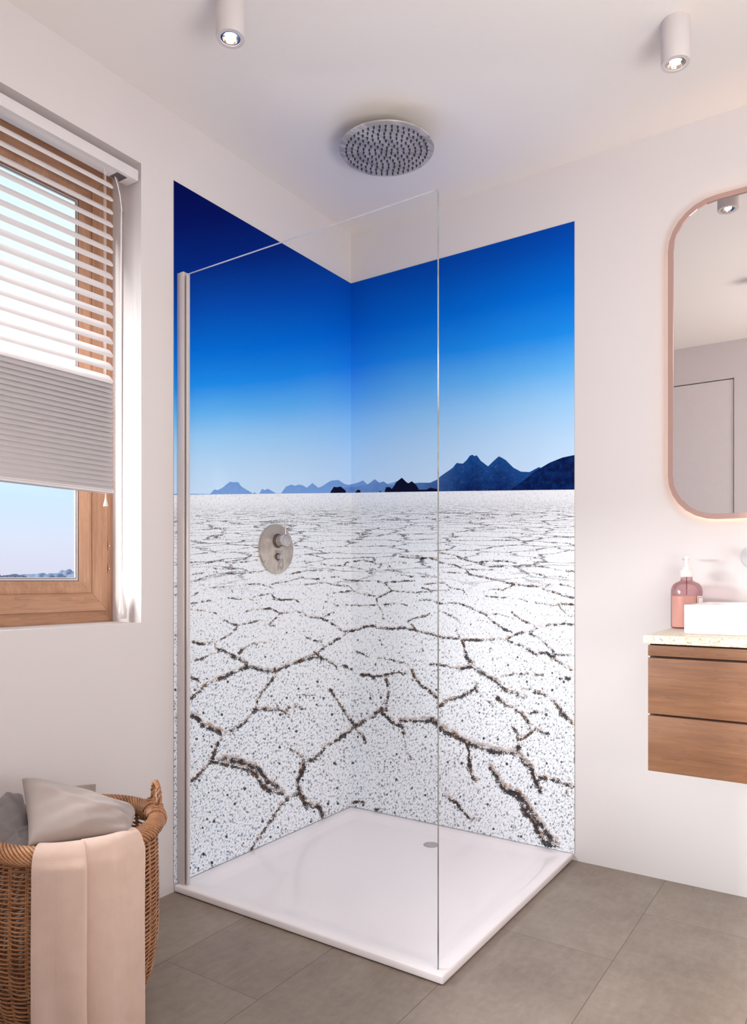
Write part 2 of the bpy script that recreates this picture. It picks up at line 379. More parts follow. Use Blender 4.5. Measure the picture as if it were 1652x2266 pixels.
# ------------------------------------------------------------------ mural (two printed panels meeting in the corner)
def image_uv(P):
    """image pixel coordinates of wall points, projected through the camera"""
    d = P-np.array(CAM)[None, :]
    dep = d[:, 0]*DV.x+d[:, 1]*DV.y; lat = d[:, 0]*RV.x+d[:, 1]*RV.y
    return np.stack([CXP+FPX*lat/dep, Y0-FPX*d[:, 2]/dep], 1)
ZA = (380, 1180, 3.671); ZB = (830, 1180, 3.671); ZC = (380, 1450, 3.671); ZD = (830, 1450, 3.671)  # origin and scale of the image crops the crack points were read in
CR = [
(ZA, 1.0, "160,395 270,355 375,320 450,325 560,325 650,315 740,308|160,510 230,470 320,440 470,432 560,422 640,412 720,408 790,432 820,440|470,432 490,465 505,490|790,415 870,400 960,385 1060,355 1085,370 1200,365|160,570 240,555 310,547|455,520 540,532 620,528 700,505 800,487 830,520 880,535|620,528 660,545 685,565|820,535 900,540 1000,535 1030,555|160,615 270,628|310,635 360,650 390,680|1210,245 1300,262 1400,262 1480,275 1560,290 1600,320 1650,322|960,330 1100,300 1250,297 1340,325|1080,415 1250,398 1300,415 1440,428 1480,470 1550,490 1650,510|1230,360 1350,350 1400,375 1500,385 1650,385|1265,495 1330,480 1400,475 1460,465|1320,590 1380,575 1480,585 1560,585 1650,582|170,330 290,318 370,310|160,260 280,238 400,222 480,240 600,230 700,215|300,275 380,290 540,285|970,240 1080,225 1120,232|1390,265 1420,235 1550,215 1650,235|1240,550 1320,570|1240,670 1310,640|0,445 40,430|0,510 35,500|0,600 35,590"),
(ZA, 1.4, "420,700 480,730 540,745 620,728 690,708 740,705|540,745 500,795 470,820|350,880 400,860 470,820|155,1040 270,1005 340,975 400,955|540,970 600,920 650,895 770,888|600,630 720,615 800,605 850,630 880,650 1010,630 1060,645 1090,665|880,650 840,690 800,730 750,745 830,750|1080,835 1150,865 1210,885 1225,910|1500,955 1560,980 1590,1000"),
(ZA, 1.9, "170,880 230,895 345,885 355,930 430,955 510,990 560,1010 600,1060 620,1080|1110,675 1220,690 1290,720 1340,760 1390,795 1430,795 1520,780 1580,750 1650,750|1430,800 1380,840 1300,885 1230,930 1190,965 1100,1000 1000,1045 900,1095|1159,965 1220,1010 1290,1040 1340,1085|0,800 35,830"),
(ZB, 1.1, "0,385 60,398 230,385 320,385|75,400 130,465 300,478 470,475|45,580 170,565 260,580|0,250 90,240 180,228 250,240|100,250 155,300|180,330 290,350 420,352 460,360|400,408 500,405 560,400 610,440 710,460 750,510|380,440 460,465 600,460|660,740 660,790 690,850|890,510 980,515 1060,520|1370,350 1500,350 1550,360|810,235 960,220 1070,225 1140,240|520,155 640,175 740,215 810,235 920,270 1050,265 1150,265 1280,262 1400,275 1500,300 1620,310|1110,330 1200,320 1300,325 1380,340|740,290 850,293 980,295|540,315 740,320|1180,300 1230,320|1380,435 1420,410|930,450 1040,455 1130,415|1490,580 1470,540|1010,655 1120,690|900,655 1010,655|430,1060 520,1070 650,1095|20,1015 130,1025 230,1050|380,860 385,960|30,840 55,900|1170,530 1230,550"),
(ZB, 1.6, "130,465 60,500 10,525 20,580 50,630 65,690 105,710|200,185 330,200 440,195 500,215 530,235 640,255 740,290 760,325 830,345 930,365 1040,390 1130,410 1250,425 1330,430 1400,465 1480,485 1530,505 1620,520|360,540 440,535 520,565 600,565 680,565 750,590 830,630 900,660 960,720 1040,775 1110,800|520,625 590,655 640,680 680,710|450,640 400,670 320,685 270,710|1110,640 1170,690 1240,725 1290,750|1230,805 1330,850 1390,900 1440,950|1460,980 1560,985 1615,990|1300,560 1440,580 1490,580 1520,620 1560,665 1620,670|1510,572 1610,578|1500,410 1620,440"),
(ZB, 2.1, "10,765 130,770 240,765 330,785 430,810 520,835 620,850 720,860 840,865 950,860 1060,855 1110,830 1180,805 1280,785 1330,755 1440,740 1540,730 1615,735|690,860 715,900 730,960 750,1010 780,1050 800,1080 840,1101|1060,855 1130,890 1220,930 1300,975 1390,965 1440,1010 1500,1045 1550,1090|295,735 330,785"),
(ZC, 1.6, "160,170 230,215|930,430 1000,410 1080,435|1390,80 1470,120|1060,315 1150,320|1460,1190 1550,1190|0,1130 35,1100"),
(ZC, 2.4, "160,45 250,20|290,230 240,270 160,350|1170,5 1230,35 1290,55 1340,95|835,100 840,160 790,220 740,290 700,360 680,420 640,490 570,560 500,600 440,630|1490,595 1550,640 1575,700|1540,150 1600,155 1640,170|970,765 1060,820 1080,850|1290,280 1340,360 1390,430 1430,500 1480,560|880,1220 820,1320 760,1400 700,1480 640,1580|340,840 250,930 160,1020"),
(ZC, 3.2, "470,0 540,20 600,60 620,90 720,110 820,125 850,115 950,75 1060,35 1160,0|620,90 500,130 400,180 290,230|400,680 440,630|400,680 360,740 340,800 320,850|690,430 780,440 890,440 950,490|1080,860 1140,840 1200,800 1240,750 1330,690 1400,640 1480,580 1560,530 1650,490|1030,1120 930,1170 880,1220|0,510 35,500"),
(ZC, 5.0, "160,480 210,500 250,560 330,590 400,620|320,850 430,870 540,900 630,920 690,970 740,1060 800,1090 900,1110|1020,1000 1030,1060 1060,1160 1100,1220 1190,1220 1230,1290|420,830 540,850 650,890 720,930 770,1010 850,1060|1020,1000 1060,930 1080,860"),
(ZD, 1.7, "0,165 70,160 130,145 200,135 290,155|440,70 520,75 680,105|960,185 1050,165 1120,150 1240,150 1360,160|810,280 880,340 960,415|1240,465 1360,460|1190,270 1290,272|1500,185 1580,180|1100,560 1140,610 1150,650|250,780 290,840|0,1250 80,1245|1550,1080 1570,1150"),
(ZD, 2.8, "90,440 90,380 110,310 100,250 90,190|270,90 330,190 370,235 450,290 500,340|520,405 590,360 700,330 800,270 820,230|1010,230 1050,280 1150,310 1220,340|980,335 1060,390 1130,430 1200,480 1240,540 1260,575|1300,290 1390,320 1450,370 1500,440 1560,510 1615,570|1430,0 1500,55 1590,110|1160,680 1230,650 1280,620 1300,600 1400,630|1340,985 1430,1000 1530,1040 1615,1060|560,1130 640,1180 700,1250 770,1320 840,1330"),
(ZD, 3.6, "680,105 790,85 850,125 920,170 960,190 1010,230|730,0 790,60|0,465 50,435 90,490 160,550 225,575 235,650|200,520 300,525 410,520|1460,380 1500,440 1560,510|980,335 1060,390|760,800 765,900 780,960 820,1020|750,710 760,800|1240,540 1260,575"),
(ZD, 5.4, "410,520 450,510 500,550 560,600 640,640 710,680 750,710|760,700 820,730 900,745 960,770 1080,785 1150,780|1150,780 1160,730|1160,790 1200,850 1260,900 1280,960 1310,1040 1340,1100|930,900 980,970 1020,1040 1060,1080 1130,1130 1190,1160 1190,1220 1240,1290 1290,1350 1320,1430 1370,1500 1420,1530 1480,1540|1090,1080 1160,1110 1220,1180 1270,1270 1340,1360 1400,1450 1460,1500"),
]
segs = []
for (zx, zy, zs), wd, txt in CR:
    for pl in txt.split('|'):
        pts = [tuple(map(float, q.split(','))) for q in pl.split()]
        pts = [(zx+a/zs, zy+b/zs) for a, b in pts]
        for i in range(len(pts)-1):
            segs.append((*pts[i], *pts[i+1], wd))
segs = np.array(segs)
ZE = (400, 940, 3.591); ZF = (840, 940, 3.591)
MT = {'hill_a': (ZE, "-40,548 232,550 265,512 290,520 330,500 360,475 390,452 415,456 455,455 480,490 520,515 560,538 570,548 585,535 600,548 622,548 645,508 665,520 690,508 740,535 755,545 795,545 835,490 880,475 905,485 935,475 965,480 1000,500 1045,462 1090,500 1115,492 1180,450 1200,443 1250,438 1300,470 1330,478 1400,462 1445,442 1480,472 1600,478 1680,460 1740,440 1760,440 1800,470 3300,470"),
      'hill_b': (ZE, "-40,600 1240,600 1250,520 1300,500 1400,490 1480,475 1500,462 1540,432 1575,460 1610,450 1650,478 1700,482 1890,460 1980,460 2035,435 2060,410 2140,355 2160,340 2190,302 2210,306 2240,308 2270,280 2295,245 2315,238 2335,250 2348,240 2365,262 2380,285 2440,330 2480,290 2525,250 2550,262 2580,280 2640,340 2700,372 2770,375 2800,358 2845,335 2860,345 3300,345"),
      'hill_c': (ZE, "-40,600 1183,600 1187,535 1215,492 1240,496 1270,490 1310,525 1318,600 1384,600 1388,530 1410,513 1428,526 1434,600 1570,600 1575,528 1590,526 1600,600 1612,600 1618,530 1630,495 1660,495 1675,510 1690,490 1710,455 1755,420 1785,450 1805,465 1835,448 1870,480 1890,515 1950,515 1980,500 2035,510 2055,600 2200,600 2520,600 2620,515 2740,430 2810,370 2930,300 3030,260 3125,240 3300,225")}
for k in list(MT):
    (zx, zy, zs), txt = MT[k]
    p = np.array([tuple(map(float, q.split(','))) for q in txt.split()]); MT[k] = (zx+p[:, 0]/zs, zy+p[:, 1]/zs)
HX, HY = [383, 560, 776, 1000, 1271], [1095.5, 1093, 1090.5, 1087, 1083.5]

def crack_fields(uv):
    n = len(uv); d1 = np.full(n, 60.0); d2 = np.full(n, 60.0)
    idx = np.where(uv[:, 1] > 1180)[0]; p = uv[idx]
    D1 = np.full(len(idx), 60.0); D2 = np.full(len(idx), 60.0)
    for (ax, ay, bx, by, wd) in segs:
        m = np.where((p[:, 0] > min(ax, bx)-40) & (p[:, 0] < max(ax, bx)+40) & (p[:, 1] > min(ay, by)-40) & (p[:, 1] < max(ay, by)+40))[0]
        if not len(m): continue
        q = p[m]; L = np.array([bx-ax, by-ay]); l2 = L@L
        for (D, off, wk) in ((D1, .85*wd, .85*wd), (D2, -.55*wd, 1.05*wd)):
            r = q-np.array([ax, ay+off]); t_ = np.clip((r@L)/l2, 0, 1)
            dist = np.linalg.norm(r-t_[:, None]*L, axis=1)-wk
            D[m] = np.minimum(D[m], dist)
    d1[idx] = D1; d2[idx] = D2
    return d1, d2
def mural_mat():
    t = NT('salt_flat_print')
    uvn = t.n('ShaderNodeUVMap', uv_map='artwork').outputs[0]
    su, sv, _ = t.sep(uvn)                                    # in thousands of image pixels
    u = t.math('MULTIPLY', su, 1000.0); v = t.math('MULTIPLY', sv, 1000.0)
    at = lambda nm: t.n('ShaderNodeAttribute', attribute_name=nm).outputs['Fac']
    pu = t.n('ShaderNodeVectorMath', operation='SCALE'); t.set(pu.inputs[0], uvn); pu.inputs['Scale'].default_value = 1000; pu = pu.outputs[0]
    # ---- sky
    fr = t.math('DIVIDE', t.math('SUBTRACT', u, 383.0), 888.0)
    sh = t.math('SUBTRACT', 200.0, t.math('MULTIPLY', .22, t.math('SUBTRACT', v, 400.0)))
    s = t.math('ADD', v, t.math('MULTIPLY', fr, sh))
    s = t.math('ADD', s, t.math('MULTIPLY', t.math('SUBTRACT', t.noise(pu, .004, 2), .5), 26.0))
    q = t.math('DIVIDE', t.math('SUBTRACT', s, 380.0), 740.0, clamp=True)
    S = [(400, (0, 8, 76)), (500, (0, 18, 96)), (600, (0, 40, 130)), (700, (0, 78, 184)), (790, (0, 112, 220)), (860, (30, 144, 240)), (920, (98, 182, 248)), (980, (156, 210, 252)), (1040, (186, 222, 253)), (1110, (204, 230, 255))]
    sky = t.ramp(q, [((a-380)/740, lin(c)) for a, c in S])
    # ---- hills
    def hill(base, top, col_lo, col_hi, contrast, nm):
        H = at(nm); nz = t.noise(pu, .06, 5, .65)
        k = t.math('DIVIDE', t.math('SUBTRACT', v, H), 60.0, clamp=True)
        c = t.mix(t.math('ADD', t.math('MULTIPLY', k, .65), t.math('MULTIPLY', t.math('SUBTRACT', nz, .5), contrast)), lin(col_hi), lin(col_lo))
        return t.mix(t.sm(t.math('SUBTRACT', v, H), -.6, .6), base, c)
    c = hill(sky, 0, (150, 184, 232), (118, 162, 222), .8, 'hill_a')
    # middle range gets darker towards the right
    H = at('hill_b'); nz = t.noise(pu, .07, 6, .7)
    right = t.sm(u, 800, 1040)
    ca = t.mix(right, lin((112, 150, 208)), lin((26, 74, 140))); cb = t.mix(right, lin((80, 122, 188)), lin((10, 34, 90)))
    k = t.math('DIVIDE', t.math('SUBTRACT', v, H), 75.0, clamp=True)
    hb = t.mix(t.math('ADD', k, t.math('MULTIPLY', t.math('SUBTRACT', nz, .5), 1.6), clamp=True), ca, cb)
    hb = t.mix(t.math('MULTIPLY', t.sm(t.noise(pu, .11, 5, .7), .56, .66), t.math('MULTIPLY', right, .35)), hb, lin((96, 104, 150)))
    c = t.mix(t.sm(t.math('SUBTRACT', v, H), -.6, .6), c, hb)
    H = at('hill_c'); hc = t.mix(t.sm(nz, .4, .65), lin((6, 20, 66)), lin((10, 44, 104)))
    hc = t.mix(t.sm(u, 1000, 1060), lin((14, 16, 46)), hc)
    c = t.mix(t.sm(t.math('SUBTRACT', v, H), -.6, .6), c, hc)
    # ---- salt ground
    hz = at('skyline'); tt = t.math('MAXIMUM', t.math('SUBTRACT', v, t.math('SUBTRACT', hz, 6.0)), 3.0)
    gx = t.math('DIVIDE', t.math('SUBTRACT', u, 820.0), tt); gz = t.math('DIVIDE', 800.0, tt)
    gp = t.vec(t.math('MULTIPLY', gx, .75), t.math('MULTIPLY', gz, 1.15))
    wob = t.n('ShaderNodeTexNoise'); t.set(wob.inputs['Vector'], gp); wob.inputs['Scale'].default_value = 3.0; wob.inputs['Detail'].default_value = 3
    gw = t.n('ShaderNodeVectorMath', operation='MULTIPLY_ADD'); t.set(gw.inputs[0], wob.outputs['Color']); gw.inputs[1].default_value = (.5, .5, 0); t.set(gw.inputs[2], gp)
    vo = t.n('ShaderNodeTexVoronoi', feature='DISTANCE_TO_EDGE'); t.set(vo.inputs['Vector'], gw.outputs[0]); vo.inputs['Scale'].default_value = 1.25; vo.inputs['Randomness'].default_value = 1
    # grain in image pixels gets coarser downwards
    gs = t.math('ADD', .20, t.math('DIVIDE', 70.0, t.math('ADD', tt, 60.0)))     # cells per pixel
    sp = t.vec(t.math('MULTIPLY', u, .26), t.math('MULTIPLY', v, .26))
    far = t.vec(t.math('MULTIPLY', u, .55), t.math('MULTIPLY', v, 1.1))
    nA = t.noise(sp, 1.0, 2, .55); nB = t.noise(far, 1.0, 2, .5)
    nC = t.noise(pu, .055, 3, .5); nR = t.noise(pu, .5, 2, .6); nS = t.noise(pu, .16, 3, .65); nP = t.noise(pu, .022, 2, .5)
    gv = t.n('ShaderNodeTexVoronoi', feature='F1'); t.set(gv.inputs['Vector'], t.vec(t.math('MULTIPLY', u, .155), t.math('MULTIPLY', v, .125))); gv.inputs['Scale'].default_value = 1
    near = t.sm(v, 1200, 1650)
    # base white with soft grey-blue relief
    relief = t.noise(t.vec(t.math('MULTIPLY', t.math('ADD', u, t.math('MULTIPLY', v, .35)), .30), t.math('MULTIPLY', v, .17)), 1.0, 3, .6)
    bl_ = t.sm(u, 760, 420)
    shade = t.mix(bl_, lin((176, 182, 194)), lin((150, 170, 200)))
    ground = t.mix(t.math('MULTIPLY', t.sm(relief, .50, .36), t.math('ADD', .30, t.math('MULTIPLY', near, .75))), lin((242, 246, 251)), shade)
    # pits
    g2 = t.n('ShaderNodeTexVoronoi', feature='F1'); t.set(g2.inputs['Vector'], t.vec(t.math('MULTIPLY', u, .062), t.math('MULTIPLY', v, .055))); g2.inputs['Scale'].default_value = 1
    rc = t.sep(gv.outputs['Color'])
    pit = t.math('LESS_THAN', t.math('ADD', gv.outputs['Distance'], t.math('MULTIPLY', t.math('SUBTRACT', nR, .5), .35)), t.math('MULTIPLY', t.math('ADD', .15, t.math('MULTIPLY', near, .14)), t.math('ADD', .35, rc[0])))
    pit2 = t.math('LESS_THAN', t.math('ADD', g2.outputs['Distance'], t.math('MULTIPLY', t.math('SUBTRACT', nR, .5), .2)), t.math('MULTIPLY', t.math('MULTIPLY', t.sep(g2.outputs['Color'])[1], t.math('ADD', .06, t.math('MULTIPLY', near, .15))), 1.0))
    inb = t.sm(v, 1120, 1220)
    ground = t.mix(t.math('MULTIPLY', pit, t.math('MULTIPLY', inb, .62)), ground, lin((64, 66, 84)))
    ground = t.mix(t.math('MULTIPLY', pit2, t.math('MULTIPLY', inb, .9)), ground, lin((24, 24, 34)))
    # distant speckle
    spk = t.math('MULTIPLY', t.sm(nB, .56, .66), t.math('MULTIPLY', t.sm(v, 1300, 1130), t.sm(t.math('SUBTRACT', v, hz), 1, 28)))
    ground = t.mix(t.math('MULTIPLY', spk, .55), ground, lin((70, 66, 70)))
    # far cracks from cells on the receding plain
    wpx = t.math('DIVIDE', t.math('ADD', 2.6, t.math('MULTIPLY', tt, .004)), tt)
    vd = t.math('ADD', vo.outputs['Distance'], t.math('MULTIPLY', t.math('SUBTRACT', nS, .5), t.math('DIVIDE', 14.0, tt)))
    vc = t.sm(t.math('DIVIDE', vd, wpx), 1.9, .6)
    vc = t.math('MULTIPLY', vc, t.math('MULTIPLY', t.sm(nS, .38, .5), t.sm(v, 1330, 1235)))
    vc = t.math('MULTIPLY', vc, t.sm(t.math('SUBTRACT', v, hz), 16, 60))
    ground = t.mix(t.math('MULTIPLY', vc, .85), ground, lin((52, 46, 50)))
    # traced cracks: tan crumbly ridge, black shadow beneath
    dk = at('crack'); dr = at('ridge')
    nW = t.noise(pu, .10, 4, .7); nL = t.noise(pu, .035, 2, .5)
    big = t.math('ADD', 8.0, t.math('MULTIPLY', near, 18.0))
    wob1 = t.math('ADD', t.math('MULTIPLY', t.math('SUBTRACT', nR, .5), t.math('ADD', 7.0, t.math('MULTIPLY', near, 12.0))), t.math('MULTIPLY', t.math('SUBTRACT', nW, .5), big))
    pr = t.math('ADD', dr, t.math('ADD', wob1, .6))
    pk = t.math('ADD', dk, t.math('ADD', t.math('MULTIPLY', wob1, 1.0), t.math('MULTIPLY', t.math('SUBTRACT', .50, nL), t.math('ADD', 5.0, t.math('MULTIPLY', near, 10.0)))))
    tan = t.mix(t.sm(nC, .40, .60), lin((206, 202, 206)), lin((180, 158, 138)))
    tan = t.mix(t.sm(nR, .50, .62), tan, lin((120, 98, 92)))
    ground = t.mix(t.math('MULTIPLY', t.sm(pr, 1.2, -.8), t.math('ADD', .5, t.math('MULTIPLY', near, .35))), ground, tan)
    lump = t.math('MULTIPLY', t.sm(t.math('ABSOLUTE', t.math('SUBTRACT', pr, 1.6)), 1.6, .2), near)
    ground = t.mix(t.math('MULTIPLY', lump, .55), ground, lin((252, 248, 246)))
    ground = t.mix(t.math('MULTIPLY', t.sm(pk, .5, -.9), .93), ground, lin((26, 20, 24)))
    ground = t.mix(t.math('MULTIPLY', t.math('MULTIPLY', t.sm(pk, 1.0, -1.0), t.sm(nC, .5, .66)), .5), ground, lin((122, 86, 62)))
    c = t.mix(t.sm(t.math('SUBTRACT', v, hz), -.7, .7), c, ground)
    return t.bsdf(c, .7, 0, .04)
M_MURAL = mural_mat()
M_PANELEDGE = plain('panel_edge', (196, 188, 188), .4)
def mural_panel(name, axis, length, label):
    z0, z1 = .0256, 2.3355; th = .003
    nz = 560; na = int(length/.0031)
    # finer rows in the lower (ground) half
    zz = np.concatenate([np.linspace(z0, 1.32, 420, endpoint=False), np.linspace(1.32, z1, 60)]); aa = np.linspace(0, length, na)
    A, Z = np.meshgrid(aa, zz); A = A.ravel(); Z = Z.ravel()
    if axis == 'x': P = np.stack([A, np.full_like(A, -th), Z], 1)
    else: P = np.stack([np.full_like(A, th), -A, Z], 1)
    R_, C_ = len(zz), na; i = np.arange(R_-1)[:, None]*C_+np.arange(C_-1)[None, :]; i = i.ravel()
    F = np.stack([i, i+1, i+C_+1, i+C_], 1) if axis == 'x' else np.stack([i, i+C_, i+C_+1, i+1], 1)
    me = bpy.data.meshes.new(name); me.vertices.add(len(P)); me.vertices.foreach_set('co', P.ravel())
    me.loops.add(F.size); me.loops.foreach_set('vertex_index', F.ravel().astype(np.int32))
    me.polygons.add(len(F)); me.polygons.foreach_set('loop_start', (np.arange(len(F))*4).astype(np.int32))
    me.update(calc_edges=True); me.validate()
    uv = image_uv(P); l = me.uv_layers.new(name='artwork'); l.data.foreach_set('uv', (uv[F.ravel()]/1000).ravel())  # mural laid out in image pixels as seen from the camera
    d1, d2 = crack_fields(uv)
    def attr(nm, arr):
        a = me.attributes.new(nm, 'FLOAT', 'POINT'); a.data.foreach_set('value', arr.astype(np.float32))
    attr('crack', d1); attr('ridge', d2); attr('skyline', np.interp(uv[:, 0], HX, HY))
    for k, (hx, hy) in MT.items(): attr(k, np.interp(uv[:, 0], hx, hy))
    me.materials.append(M_MURAL)
    root = empty(name); tag(root, label, 'wall panel')
    pr = bpy.data.objects.new('printed_face', me); link(pr, root)
    g = MB()
    if axis == 'x': g.box(0.0002, length+.0002, -th+.0003, -.0003, z0, z1+.0015)
    else: g.box(.0003, th-.0003, -length-.0002, -0.0002, z0, z1+.0015)
    g.build('backing_board', M_PANELEDGE, root)
    return root
mural_panel('mural_panel', 'y', 1.0009, 'printed shower wall panel on the window wall, deep blue sky over white salt flat')
mural_panel('mural_panel', 'x', 1.0051, 'printed shower wall panel on the basin wall, twin-peaked blue mountain over cracked salt flat')

# ------------------------------------------------------------------ shower tray
tr = empty('shower_tray'); tag(tr, 'square white low shower tray in the room corner', 'shower tray')
bm = bmesh.new(); L0, L1, TZ = .0035, 1.0, .0254
def ring(ins, z, r=.004, n=5):
    x0, x1, y0, y1 = L0+ins, L1-ins, -L1+ins, -L0-ins; out = []
    for (cx, cy, a0) in ((x1-r, y1-r, 0), (x0+r, y1-r, PI/2), (x0+r, y0+r, PI), (x1-r, y0+r, 1.5*PI)):
        for k in range(n):
            a = a0+PI/2*k/(n-1); out.append(bm.verts.new((cx+r*math.cos(a), cy+r*math.sin(a), z)))
    return out
rs = [ring(.004, .0025, .003), ring(0.0005, .004, .004), ring(0, .006, .004), ring(0, TZ-.005, .004), ring(.0012, TZ-.0015, .004), ring(.0045, TZ, .006), ring(.036, TZ, .012), ring(.046, TZ-.0015, .02), ring(.078, TZ-.010, .02), ring(.098, TZ-.0115, .02)]
for a, b in zip(rs, rs[1:]):
    for k in range(len(a)): bm.faces.new((a[k], a[(k+1) % len(a)], b[(k+1) % len(b)], b[k]))
bm.faces.new(rs[-1]); bm.faces.new(rs[0][::-1])
for q in bm.faces: q.smooth = True
me = bpy.data.meshes.new('tray_body'); bm.normal_update(); bm.to_mesh(me); bm.free(); me.materials.append(M_TRAY); link(bpy.data.objects.new('tray_body', me), tr)
f = MB(); f.box(.006, .994, -.994, -.006, 0.0, .0028); f.build('tray_base', M_DARK, tr)
f = MB(); f.lathe([(.029, 0), (.030, .0012), (.029, .0022), (.0265, .003), (.0001, .0036)], (.512, -.190, TZ-.0122), 40); f.build('drain_cover', plain('drain_cover_grey', (184, 176, 175), .25, .2), tr, auto=True)
rebase(tr, (.5, -.5, 0))

# ------------------------------------------------------------------ glass screen with wall profile
gs = empty('shower_screen'); tag(gs, 'frameless clear glass shower screen standing on the front edge of the tray', 'shower screen')
gx0, gx1, gy0, gy1, gz0, gz1 = .040, .9745, -.981, -.9735, TZ, 2.0265
bm = bmesh.new(); bmesh.ops.create_cube(bm, size=1)
for q in bm.verts: q.co = Vector(((gx0+gx1)/2+q.co.x*(gx1-gx0), (gy0+gy1)/2+q.co.y*(gy1-gy0), (gz0+gz1)/2+q.co.z*(gz1-gz0)))
ve = [e for e in bm.edges if all(abs(q.co.x-gx1) < 1e-4 for q in e.verts) and abs(e.verts[0].co.z-e.verts[1].co.z) < 1e-5 and e.verts[0].co.z > 1]
bmesh.ops.bevel(bm, geom=ve, offset=.006, segments=4, affect='EDGES', profile=.5)
bmesh.ops.delete(bm, geom=[q for q in bm.faces if q.normal.z < -.9 or q.normal.x < -.9], context='FACES')
me = bpy.data.meshes.new('glass_pane'); bm.to_mesh(me); bm.free()
for m in (M_GLASS, M_EDGE, M_EDGETOP): me.materials.append(m)
for p in me.polygons:
    n = p.normal
    p.material_index = 0 if abs(n.y) > .7 else (1 if n.x > .7 else 2)
link(bpy.data.objects.new('glass_pane', me), gs)
f = MB(); f.box(.0032, .0338, -.988, -.966, TZ, 2.0345, .001); f.build('wall_profile', M_SATIN, gs, auto=True)
f = MB(); f.box(.0335, .041, -.979, -.968, TZ, 2.0225, .0005); f.build('seal', M_GREY, gs)
f = MB(); f.box(.0395, .0475, -.9825, -.9715, TZ, 2.027, .0012); f.build('clamp_strip', M_SATIN, gs, auto=True)
rebase(gs, (.5, -.977, TZ))

# ------------------------------------------------------------------ rain shower head
SH = Vector((.5235, -.5215, 2.497))
sh = empty('rain_shower'); tag(sh, 'large round chrome rain shower head under the ceiling', 'shower head')
f = MB(); f.lathe([(.0001, 0), (.156, 0), (.1615, .0008), (.1625, .0030), (.1615, .0055), (.15, .009), (.03, .012), (.0001, .012)], tuple(SH), 96, cap=False); f.build('disc', M_REFLECT, sh, auto=True)
f = MB(); f.lathe([(.014, .011), (.014, RH-SH.z)], tuple(SH), 24); f.lathe([(.03, RH-SH.z-.008), (.03, RH-SH.z)], tuple(SH), 32); f.build('ceiling_arm', M_CHROME, sh, auto=True)
pts = []
for k in range(1, 8):
    n = 6*k if k < 7 else 44
    for j in range(n): a = 2*PI*j/n+.12*k; r = .0198*k; pts.append((SH.x+r*math.cos(a), SH.y+r*math.sin(a)))
pts.append((SH.x, SH.y))
pts.sort(key=lambda p: (p[0]-CAM.x)**2+(p[1]-CAM.y)**2)
nprof = [(.0001, -.0092), (.0013, -.0090), (.0016, -.0065), (.0026, -.006), (.0028, -.0025), (.0036, .0002)]
f = MB(); f.lathe(nprof, (0, 0, 0), 8, cap=False)
nz_me = None
for i, (px_, py_) in enumerate(pts[:100]):
    if nz_me is None: o = f.build('nozzle', M_DARK, sh, True); nz_me = o.data
    else: o = bpy.data.objects.new('nozzle', nz_me); link(o, sh)
    o.location = (px_, py_, SH.z)
f = MB()
for px_, py_ in pts[100:]: f.lathe(nprof, (px_, py_, SH.z), 8, cap=False)
o = f.build('far_nozzles', M_DARK, sh, True); o['kind'] = 'stuff'
for c in sh.children: c.location = Vector(c.location)-SH
sh.location = SH

# ------------------------------------------------------------------ thermostat valve on the window wall
VY, VZ = -.504, 1.1441
va = empty('shower_valve'); tag(va, 'round chrome shower valve with lever mounted on the printed wall panel', 'shower valve')
x0 = .0028
f = MB(); f.lathe([(.0945, 0), (.095, .001), (.095, .0105), (.0935, .0125), (.0001, .0128)], (x0, VY, VZ), 96, 'x', cap=False); f.build('cover_plate', M_REFLECT, va, auto=True)
f = MB(); f.lathe([(.0275, .0125), (.0275, .016), (.0255, .0175)], (x0, VY, 1.175), 48, 'x'); f.build('knob_ring', M_GREY, va, auto=True)
f = MB(); f.lathe([(.0215, .0165), (.0215, .024), (.0225, .0245), (.0225, .058), (.0215, .060), (.0195, .0605), (.0001, .0605)], (x0, VY, 1.175), 48, 'x', cap=False); kb = f.build('temperature_knob', M_CHROME, va, auto=True)
f = MB(); f.tube([(x0+.052, VY, 1.195), (x0+.052, VY, 1.2575)], .0034, 12); f.build('lever', M_CHROME, kb, auto=True)
f = MB(); f.lathe([(.0145, .0125), (.0145, .0155), (.0130, .0165)], (x0, VY, 1.114), 32, 'x'); f.build('button_ring', M_GREY, va, auto=True)
f = MB(); f.lathe([(.0105, .016), (.0105, .030), (.0098, .0315), (.0001, .0318)], (x0, VY, 1.114), 32, 'x', cap=False); f.build('diverter_button', M_CHROME, va, auto=True)
rebase(va, (x0, VY, VZ))

